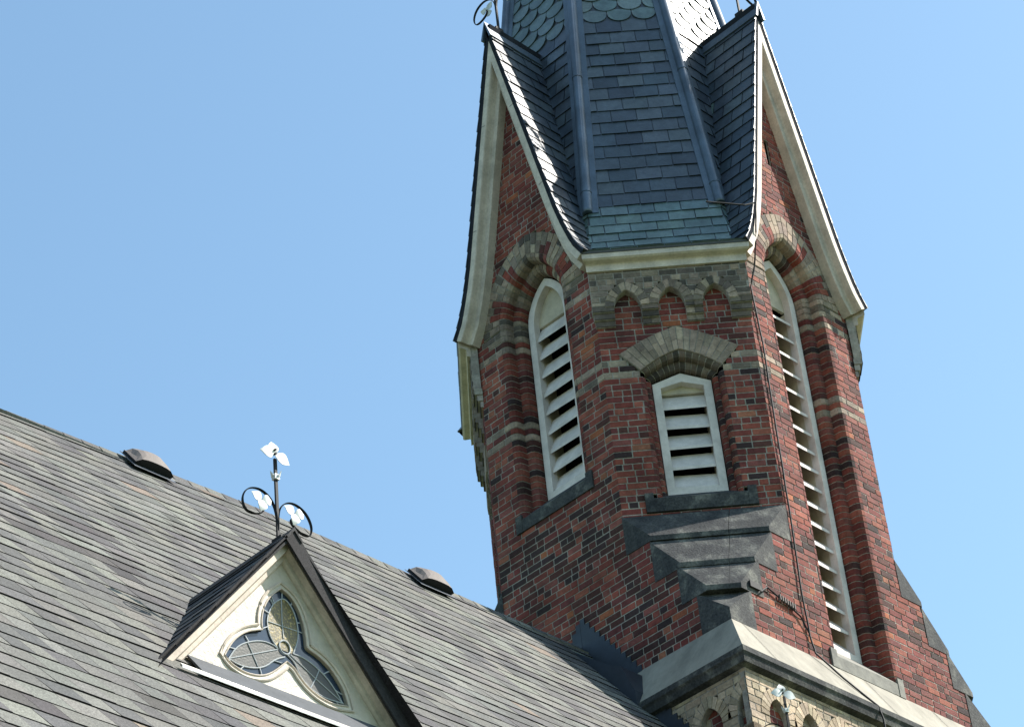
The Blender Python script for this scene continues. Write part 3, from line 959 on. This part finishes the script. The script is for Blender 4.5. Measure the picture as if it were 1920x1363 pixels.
LEADS2 = [[(-8.986, -3.194), (-8.988, -3.37), (-8.981, -3.495)], [(-9.119, -3.412), (-8.99, -3.406), (-8.814, -3.395)],
 [(-9.456, -3.814), (-9.252, -3.71), (-9.038, -3.601)], [(-9.293, -3.634), (-9.252, -3.71), (-9.206, -3.8)],
 [(-8.929, -3.602), (-8.714, -3.711), (-8.471, -3.824)], [(-8.676, -3.63), (-8.714, -3.711), (-8.765, -3.802)]]
def smooth_loop(pts, keep, it=2):
    """Chaikin corner cutting that keeps the pointed cusps"""
    P = [(p, i in keep) for i, p in enumerate(pts)]
    for _ in range(it):
        Q = []
        n = len(P)
        for i in range(n):
            (a, ka), (b, kb) = P[i], P[(i+1) % n]
            if ka: Q.append((a, True))
            Q.append(((a[0]*.75+b[0]*.25, a[1]*.75+b[1]*.25), False)) if not ka else None
            Q.append(((a[0]*.25+b[0]*.75, a[1]*.25+b[1]*.75), False)) if not kb else None
        P = Q
    return [p for p, _ in P]
def smooth_open(pts, it=2):
    P = list(pts)
    for _ in range(it):
        Q = [P[0]]
        for a, b in zip(P, P[1:]): Q += [(a[0]*.75+b[0]*.25, a[1]*.75+b[1]*.25), (a[0]*.25+b[0]*.75, a[1]*.25+b[1]*.75)]
        P = Q+[P[-1]]
    return P
def signed(pts): return sum(a[0]*b[1]-b[0]*a[1] for a, b in zip(pts, pts[1:]+pts[:1]))
def offset_loop(pts, d):
    n = len(pts); sg = 1 if signed(pts) > 0 else -1; out = []
    for i in range(n):
        a, b, c = Vector(pts[i-1]), Vector(pts[i]), Vector(pts[(i+1) % n])
        t0 = (b-a).normalized(); t1 = (c-b).normalized()
        n0 = Vector((t0.y, -t0.x))*sg; n1 = Vector((t1.y, -t1.x))*sg
        m_ = (n0+n1); l = max(m_.length_squared/2, .45)
        out.append(tuple(b+m_*(d/l)))
    return out
TREF = smooth_loop(OUT, {0, 4, 8, 15, 21, 27})
RIDGE_Z, DS, XFR = -2.745, 1.215, 3.82
def in_poly(p, poly):
    x, y = p; r = False; j = len(poly)-1
    for i in range(len(poly)):
        xi, yi = poly[i]; xj, yj = poly[j]
        if (yi > y) != (yj > y) and x < (xj-xi)*(y-yi)/(yj-yi)+xi: r = not r
        j = i
    return r
def dormer(parent, loc):
    """built round y = YC; local origin at dormer base"""
    base = Vector((XF, YC, -3.96))
    def B_(mb, name, mat, par=None, smooth=False):
        o = mb.build(name, mat, par, smooth)
        return o
    def shift(mb): mb.v = [tuple(Vector(v)-base) for v in mb.v]; return mb
    # front wall with the trefoil hole (a filled curve-like triangulation)
    import mathutils.geometry as mg
    hw = 1.0; apex = -2.77; bot = -4.02
    tri = [(YC-hw-.0, bot), (YC+hw, bot), (YC+.0, apex)]
    hole = TREF
    v3 = [Vector((y, z, 0)) for y, z in tri]; h3 = [Vector((y, z, 0)) for y, z in offset_loop(hole, .012)]
    tris = mg.tessellate_polygon([v3, h3]); allv = v3+h3
    mb = MB()
    for t in tris:
        mb.poly([(XF, allv[i].x, allv[i].y) for i in t])
    n = len(h3)
    for i in range(n):
        a, b = h3[i], h3[(i+1) % n]
        mb.poly([(XF, a.x, a.y), (XF, b.x, b.y), (XF-.05, b.x, b.y), (XF-.05, a.x, a.y)])
    d = B_(shift(mb), 'dormer', 'old_plaster', parent)
    d.location = base-NOFF+Vector(loc)
    # moulded trim round the opening
    mb = MB()
    for off, rad, dx in ((.007, .006, .002), (.042, .011, .003)):
        L_ = offset_loop(hole, off)
        mb.tube([(XF+dx, y, z) for y, z in L_], rad, n=6, closed=True)
    B_(shift(mb), 'window_trim', 'cream_paint', d)
    # glass: border and inner lobes
    xg = XF-.022
    mb = MB()
    g3 = [Vector((y, z, 0)) for y, z in hole]
    for t in mg.tessellate_polygon([g3]):
        mb.poly([(xg, g3[i].x, g3[i].y) for i in t], m='glass_blue')
    lob = [smooth_open(LEADS[0])+smooth_open(LEADS[1])[::-1], smooth_open(LEADS[2])+smooth_open(LEADS[3])[::-1], smooth_open(LEADS[4])+smooth_open(LEADS[5])[::-1]]
    for gi, lb in enumerate(lob):
        l3 = [Vector((y, z, 0)) for y, z in lb]
        for t in mg.tessellate_polygon([l3]): mb.poly([(xg+.004, l3[i].x, l3[i].y) for i in t], m='glass_olive' if gi else 'glass_amber')
    B_(shift(mb), 'stained_glass', None, d)
    mb = MB()
    for l in LEADS: mb.tube([(xg+.006, y, z) for y, z in smooth_open(l)], .0048, n=6)
    for l in LEADS2: mb.tube([(xg+.006, y, z) for y, z in l], .0038, n=6)
    mb.tube([(xg+.009, -8.975+.047*math.cos(a), -3.565+.05*math.sin(a)) for a in [2*math.pi*k/20 for k in range(20)]], .0058, n=6, closed=True)
    # short bars across the blue border
    for lb in lob:
        cx = sum(p[0] for p in lb)/len(lb); cz = sum(p[1] for p in lb)/len(lb)
        for k in range(0, len(lb), max(1, len(lb)//9)):
            p = Vector(lb[k]); dv = (p-Vector((cx, cz))).normalized(); q = p
            for st in range(14):
                nq = q+dv*.01
                if not in_poly(tuple(nq), hole): break
                q = nq
            if .02 < (q-p).length < .13: mb.tube([(xg+.006, p.x, p.y), (xg+.006, q.x, q.y)], .0045, n=5)
    B_(shift(mb), 'leading', 'came', d)
    # roof slopes
    mb = MB()
    al = math.atan(DS); ca, sa = math.cos(al), math.sin(al)
    SLd = 2.10
    def xback(s): # where the slope meets the main roof
        z = RIDGE_Z-sa*s; return XR+(ZR-z)/math.tan(PITCH)-.05
    DPAL = [(.055, .057, .062), (.07, .072, .078), (.045, .047, .052), (.085, .087, .09)]
    for sg in (-1, 1):
        def M(u, s): return Vector((u, YC+sg*ca*s, RIDGE_Z-sa*s)), Vector((0, sg*sa, ca))
        shingles(mb, M, SLd, 1.5, XFR, e=.175, pal=DPAL, tan=0, lim=lambda s: (xback(s-.2), XFR-.03), th=.008, slant=0)
        n = Vector((0, sg*sa, ca))
        P = [M(xback(0), 0)[0], M(XFR-.012, 0)[0], M(XFR-.012, SLd)[0], M(xback(SLd), SLd)[0]]
        mb.prism([p-n*.02 for p in P], [p-n*.003 for p in P], (.03, .03, .033))
        # folded metal drip edge on the rake
        q0 = M(XFR, -.01)[0]+n*.02; q1 = M(XFR, SLd)[0]+n*.02
        dp = .12 if sg > 0 else .012
        e0 = [q0, q0-n*dp, q0-n*dp-Vector((.02, 0, 0)), q0-Vector((.06, 0, 0))]; e1 = [q1, q1-n*dp, q1-n*dp-Vector((.02, 0, 0)), q1-Vector((.06, 0, 0))]
        mb.prism(e0, e1, (.028, .026, .028))
    # ridge cap
    for sg in (-1, 1):
        n = Vector((0, sg*sa, ca)); dd = Vector((0, sg*ca, -sa)); a = Vector((XFR+.01, YC, RIDGE_Z+.04)); b = Vector((2.6, YC, RIDGE_Z+.035))
        mb.prism([a, a+dd*.12-n*.005, a+dd*.12-n*.02, a-Vector((0, 0, .03))], [b, b+dd*.12-n*.005, b+dd*.12-n*.02, b-Vector((0, 0, .03))], (.045, .043, .045))
    B_(shift(mb), 'dormer_roof', 'shingle', d)
    # rake mouldings
    for sg in (-1, 1):
        mb = MB()
        n = Vector((0, sg*sa, ca)); dd = Vector((0, sg*ca, -sa))
        sect = [(.022, XFR-.06), (.064, XFR-.06), (.070, XFR-.075), (.078, XF+.035), (.104, XF+.03), (.116, XF+.012), (.120, XF-.02), (.022, XF-.02)]
        r0 = []; r1 = []
        for q, x in sect:
            r0.append((x, YC, RIDGE_Z-q/ca)); s_ = 1.80
            p = Vector((x, YC, RIDGE_Z))+dd*s_-n*q; r1.append(p)
        mb.prism(r0, r1)
        B_(shift(mb), 'rake_board', 'cream_paint', d)
    # apron flashing
    mb = MB()
    n = Vector((sp, 0, cp))
    pa = [(XF+.005, -3.928), (XF+.02, -3.928), (XF+.175, -4.125), (XF+.16, -4.135)]
    mb.prism([(x, YC-.84, z) for x, z in pa], [(x, YC+.84, z) for x, z in pa])
    ap = B_(shift(mb), 'apron_flashing', 'apron_metal', d)
    mb = MB()
    pa = [(XF+.172, -4.145), (XF+.174, -4.124), (XF+.196, -4.152), (XF+.194, -4.168)]
    mb.prism([(x, YC-1.02, z) for x, z in pa], [(x, YC+1.02, z) for x, z in pa])
    B_(shift(mb), 'drip_edge', 'glare_metal', d)  # pale base colour stands for sun glare along the flashing's front edge
    return d
dm = dormer(nave, (0, 0, 0))
d2 = dm.copy(); col.objects.link(d2); d2.parent = nave; d2.location = dm.location+Vector((0, 5.35, 0))
for ch in list(dm.children):
    c = ch.copy(); col.objects.link(c); c.parent = d2
# ------------------------------------------------------------------ roof vents
def vent(y, label):
    t = empty('roof_vent', (XR+.02, y, ZR-sag(y)), label, 'roof vent', 'box vents along the ridge of the nave roof')
    d = Vector((cp, 0, -sp)); n = Vector((sp, 0, cp)); yv = Vector((0, 1, 0))
    def P(s, yy, h): return d*s+yv*yy+n*h
    mb = MB()
    rt, rl = [], []
    for k in range(9):
        v = -1+k/4; f = max(0, 1-abs(v)**2.6); yy = .2*v
        rl.append([P(.0, yy, .022), P(.25, yy*.95, .022), P(.265, yy, .05+.05*f**.5), P(.0, yy, .05)])
        rt.append([P(.0, yy, .05), P(.265, yy, .05+.05*f**.5), P(.19, yy*.93, .052+.075*f**.6), P(.10, yy*.9, .052+.085*f**.6), P(.0, yy*.9, .051+.055*f**.6)])
    mb.loft(rl, m='iron_black'); mb.loft(rt, m='vent_metal')
    mb.build('hood', None, t)
    mb = MB()
    q = [P(.03, -.15, .02), P(.23, -.15, .02), P(.23, .15, .02), P(.03, .15, .02)]
    mb.prism(q, [p+n*.012 for p in q]); mb.build('throat', 'iron_black', t)
    mb = MB()
    q = [P(-.02, -.22, .024), P(.32, -.22, .024), P(.32, .22, .024), P(-.02, .22, .024)]
    mb.prism([p-n*.004 for p in q], q); mb.build('base_flange', 'flash_metal', t)
vent(-7.42, 'dark box vent on the nave ridge left of the white finial')
vent(-4.14, 'dark box vent on the nave ridge close to the foot of the brick tower')
# ------------------------------------------------------------------ finials
FIN = dict(left=[(0, .03), (-.012, .195), (-.062, .275), (-.14, .311), (-.225, .294), (-.283, .244), (-.312, .165), (-.29, .089), (-.225, .078), (-.144, .11), (-.115, .155), (-.13, .178)],
    flower=[(-.035, .605), (-.048, .631), (-.115, .635), (-.123, .65), (-.075, .672), (-.058, .709), (-.037, .727), (-.005, .718), (.022, .68), (.08, .621), (.04, .604), (-.022, .604)],
    leafl=[(-.224, .256), (-.151, .254), (-.125, .259), (-.084, .269), (-.075, .248), (-.10, .201), (-.121, .193), (-.136, .137), (-.196, .12), (-.201, .173), (-.187, .197), (-.212, .224)])
FIN['right'] = [(-a, z) for a, z in FIN['left']]
FIN['leafr'] = [(-a, z) for a, z in FIN['leafl']]
def finial(loc, rz, label, sc=1.0, group='wrought iron finials', rb=-.06):
    t = empty('roof_finial', loc, label, 'finial', group); t.rotation_euler.z = rz; t.scale = (sc, sc, sc)
    mb = MB()      # plane: local y (a) and z
    mb.prism([(-.008, -.011, rb), (.008, -.011, rb), (.008, .011, rb), (-.008, .011, rb)], [(-.008, -.011, .62), (.008, -.011, .62), (.008, .011, .62), (-.008, .011, .62)])
    mb.build('rod', 'iron_black', t)
    for k in ('left', 'right'):
        mb = MB(); mb.tube([(0, a, z) for a, z in smooth_open(FIN[k])], (.013, .0045), n=6, flat=(1, 0, 0))
        mb.build('scroll', 'iron_black', t)
    def petal(mb, cx, cz, ang, ln, wd, x0, bend=.012):
        K = 12; ln *= 1.1; wd *= 1.2
        ca, sa = math.cos(ang), math.sin(ang)
        L_, R2 = [], []
        for i in range(K+1):
            t = i/K; w = 1.12*wd*math.sin(math.pi*min(1, t*.95+.05))**1.15*(1 if t < 1 else 0)
            px, pz = cx+ca*ln*t, cz+sa*ln*t
            xx = x0+bend*math.sin(math.pi*t)
            L_.append((xx, px-sa*w, pz+ca*w)); R2.append((xx, px+sa*w, pz-ca*w))
        for a, b, c, d in zip(L_, L_[1:], R2[1:], R2):
            mid0 = tuple((p+q)/2 for p, q in zip(a, d)); mid1 = tuple((p+q)/2 for p, q in zip(b, c))
            for q in ([a, b, mid1, mid0], [mid0, mid1, c, d]):
                mb.poly(q); mb.poly([(p[0]-.004, p[1], p[2]) for p in q][::-1])
    spec = {'top_leaf': (-.02, .64, ((100, .095, .034, .012), (183, .115, .034, .018), (-17, .125, .036, .024))),
            'leaf': (-.145, .205, ((151, .09, .03, .012), (21, .08, .03, .018), (-104, .09, .03, .024)))}
    for nm, mir in (('top_leaf', 1), ('leaf', 1), ('leaf', -1)):
        cx, cz, ps = spec[nm]; mb = MB()
        for dg, ln, wd, x0 in ps:
            g = R_(dg if mir > 0 else (dg if dg < 0 else dg))
            petal(mb, cx*mir, cz, g, ln, wd, x0)
        if nm == 'top_leaf':
            for dz in (0, .035): mb.tube([(.02, cx, cz+dz), (.04, cx, cz+dz)], .008, m='iron_black')
        mb.build(nm, 'finial_paint', t)
    mb = MB()
    for a0 in range(3):
        ang = a0*2.1+.4
        c_, s_ = math.cos(ang), math.sin(ang)
        mb.prism([(0, 0, .44), (.03*c_-.012*s_, .03*s_+.012*c_, .47), (.045*c_, .045*s_, .50), (.03*c_+.012*s_, .03*s_-.012*c_, .46)],
                 [(0, 0, .452), (.03*c_-.012*s_, .03*s_+.012*c_, .482), (.045*c_, .045*s_, .512), (.03*c_+.012*s_, .03*s_-.012*c_, .472)])
    mb.box(-.02, .02, -.02, .02, .445, .485)
    mb.build('collar', 'finial_paint', t)
    mb = MB()
    mb.box(-.05, .05, -.018, .018, rb-.015, rb+.03); mb.build('foot', 'iron_black', t)
    return t
finial((3.66, YC, RIDGE_Z+.07), 0, 'white-leafed scrolled finial standing upright on the dormer with the trefoil window')
finial((3.66, YC+5.35, RIDGE_Z+.07), R_(-24), 'white-leafed scrolled finial in front of the pale brick wall under the tower', .85)
finial((0, -2.02, 9.22), R_(90), 'dark iron finial on the peak of the shaded gable, left of the spire', 1.2, rb=-.2)
finial((1.98, 0, 9.22), 0, 'slim iron finial on the peak of the sunlit gable, right of the spire', 1.2, rb=-.2)
# ------------------------------------------------------------------ cables on the sunlit face
def cable(name, pts, r, label, closed=False, mat='iron_black', parent=None):
    mb = MB(); P = [Vector(p) for p in pts]
    Q = [P[0]]
    for a, b in zip(P, P[1:]):
        for k in range(1, 5):
            t = k/4; p = a.lerp(b, t)
            if k < 4: p += Vector((0, rnd.uniform(-.004, .004), 0))
            Q.append(p)
    mb.tube(Q, r, n=6)
    o = mb.build(name, mat, parent)
    if label: tag(o, label, 'cable')
    return o
xw = A+.02
cb = cable('lightning_cable', [(2.0, -1.30, 5.42), (2.20, -.90, 5.45), (2.235, -.735, 5.55), (2.235, -.83, 5.1), (2.1, -.78, 4.74), (xw, -.80, 4.5), (xw, -.765, 3.78), (xw, -.80, 2.68), (xw, -.82, 1.70), (xw, -.86, .81), (xw, -.852, .22), (xw+.02, -.84, .02), (2.18, -.66, -.26), (2.345, -.42, -.56), (2.36, -.40, -.70), (2.36, -.41, -2.5)], .0095,
    'black cable running down the sunlit tower wall beside the tall louvre')
cb2 = cable('lightning_cable', [(2.03, -1.52, .46), (xw, -1.40, .56), (xw, -1.22, .50), (xw, -.95, .40), (xw, -.86, .25)], .009, 'short black cable sagging from the dark stone steps to the long cable')
mb = MB()
for k in range(7):
    y = -1.24+k*.034; mb.box(xw-.012, xw+.02, y, y+.012, .475-k*.006, .535-k*.006)
o = mb.build('cable_clip', 'vent_metal', cb2)
mb = MB(); mb.box(2.0, 2.03, -1.66, -1.52, .475, .54)
mb.build('junction_box', 'iron_black', cb2)
# ------------------------------------------------------------------ ground
mb = MB(); G = 400
mb.poly([(-G, -G, -14.3), (G, -G, -14.3), (G, G, -14.3), (-G, G, -14.3)])
g = mb.build('ground', 'grass'); tag(g, kind='structure')
scene.render.resolution_x = 1024; scene.render.resolution_y = 726
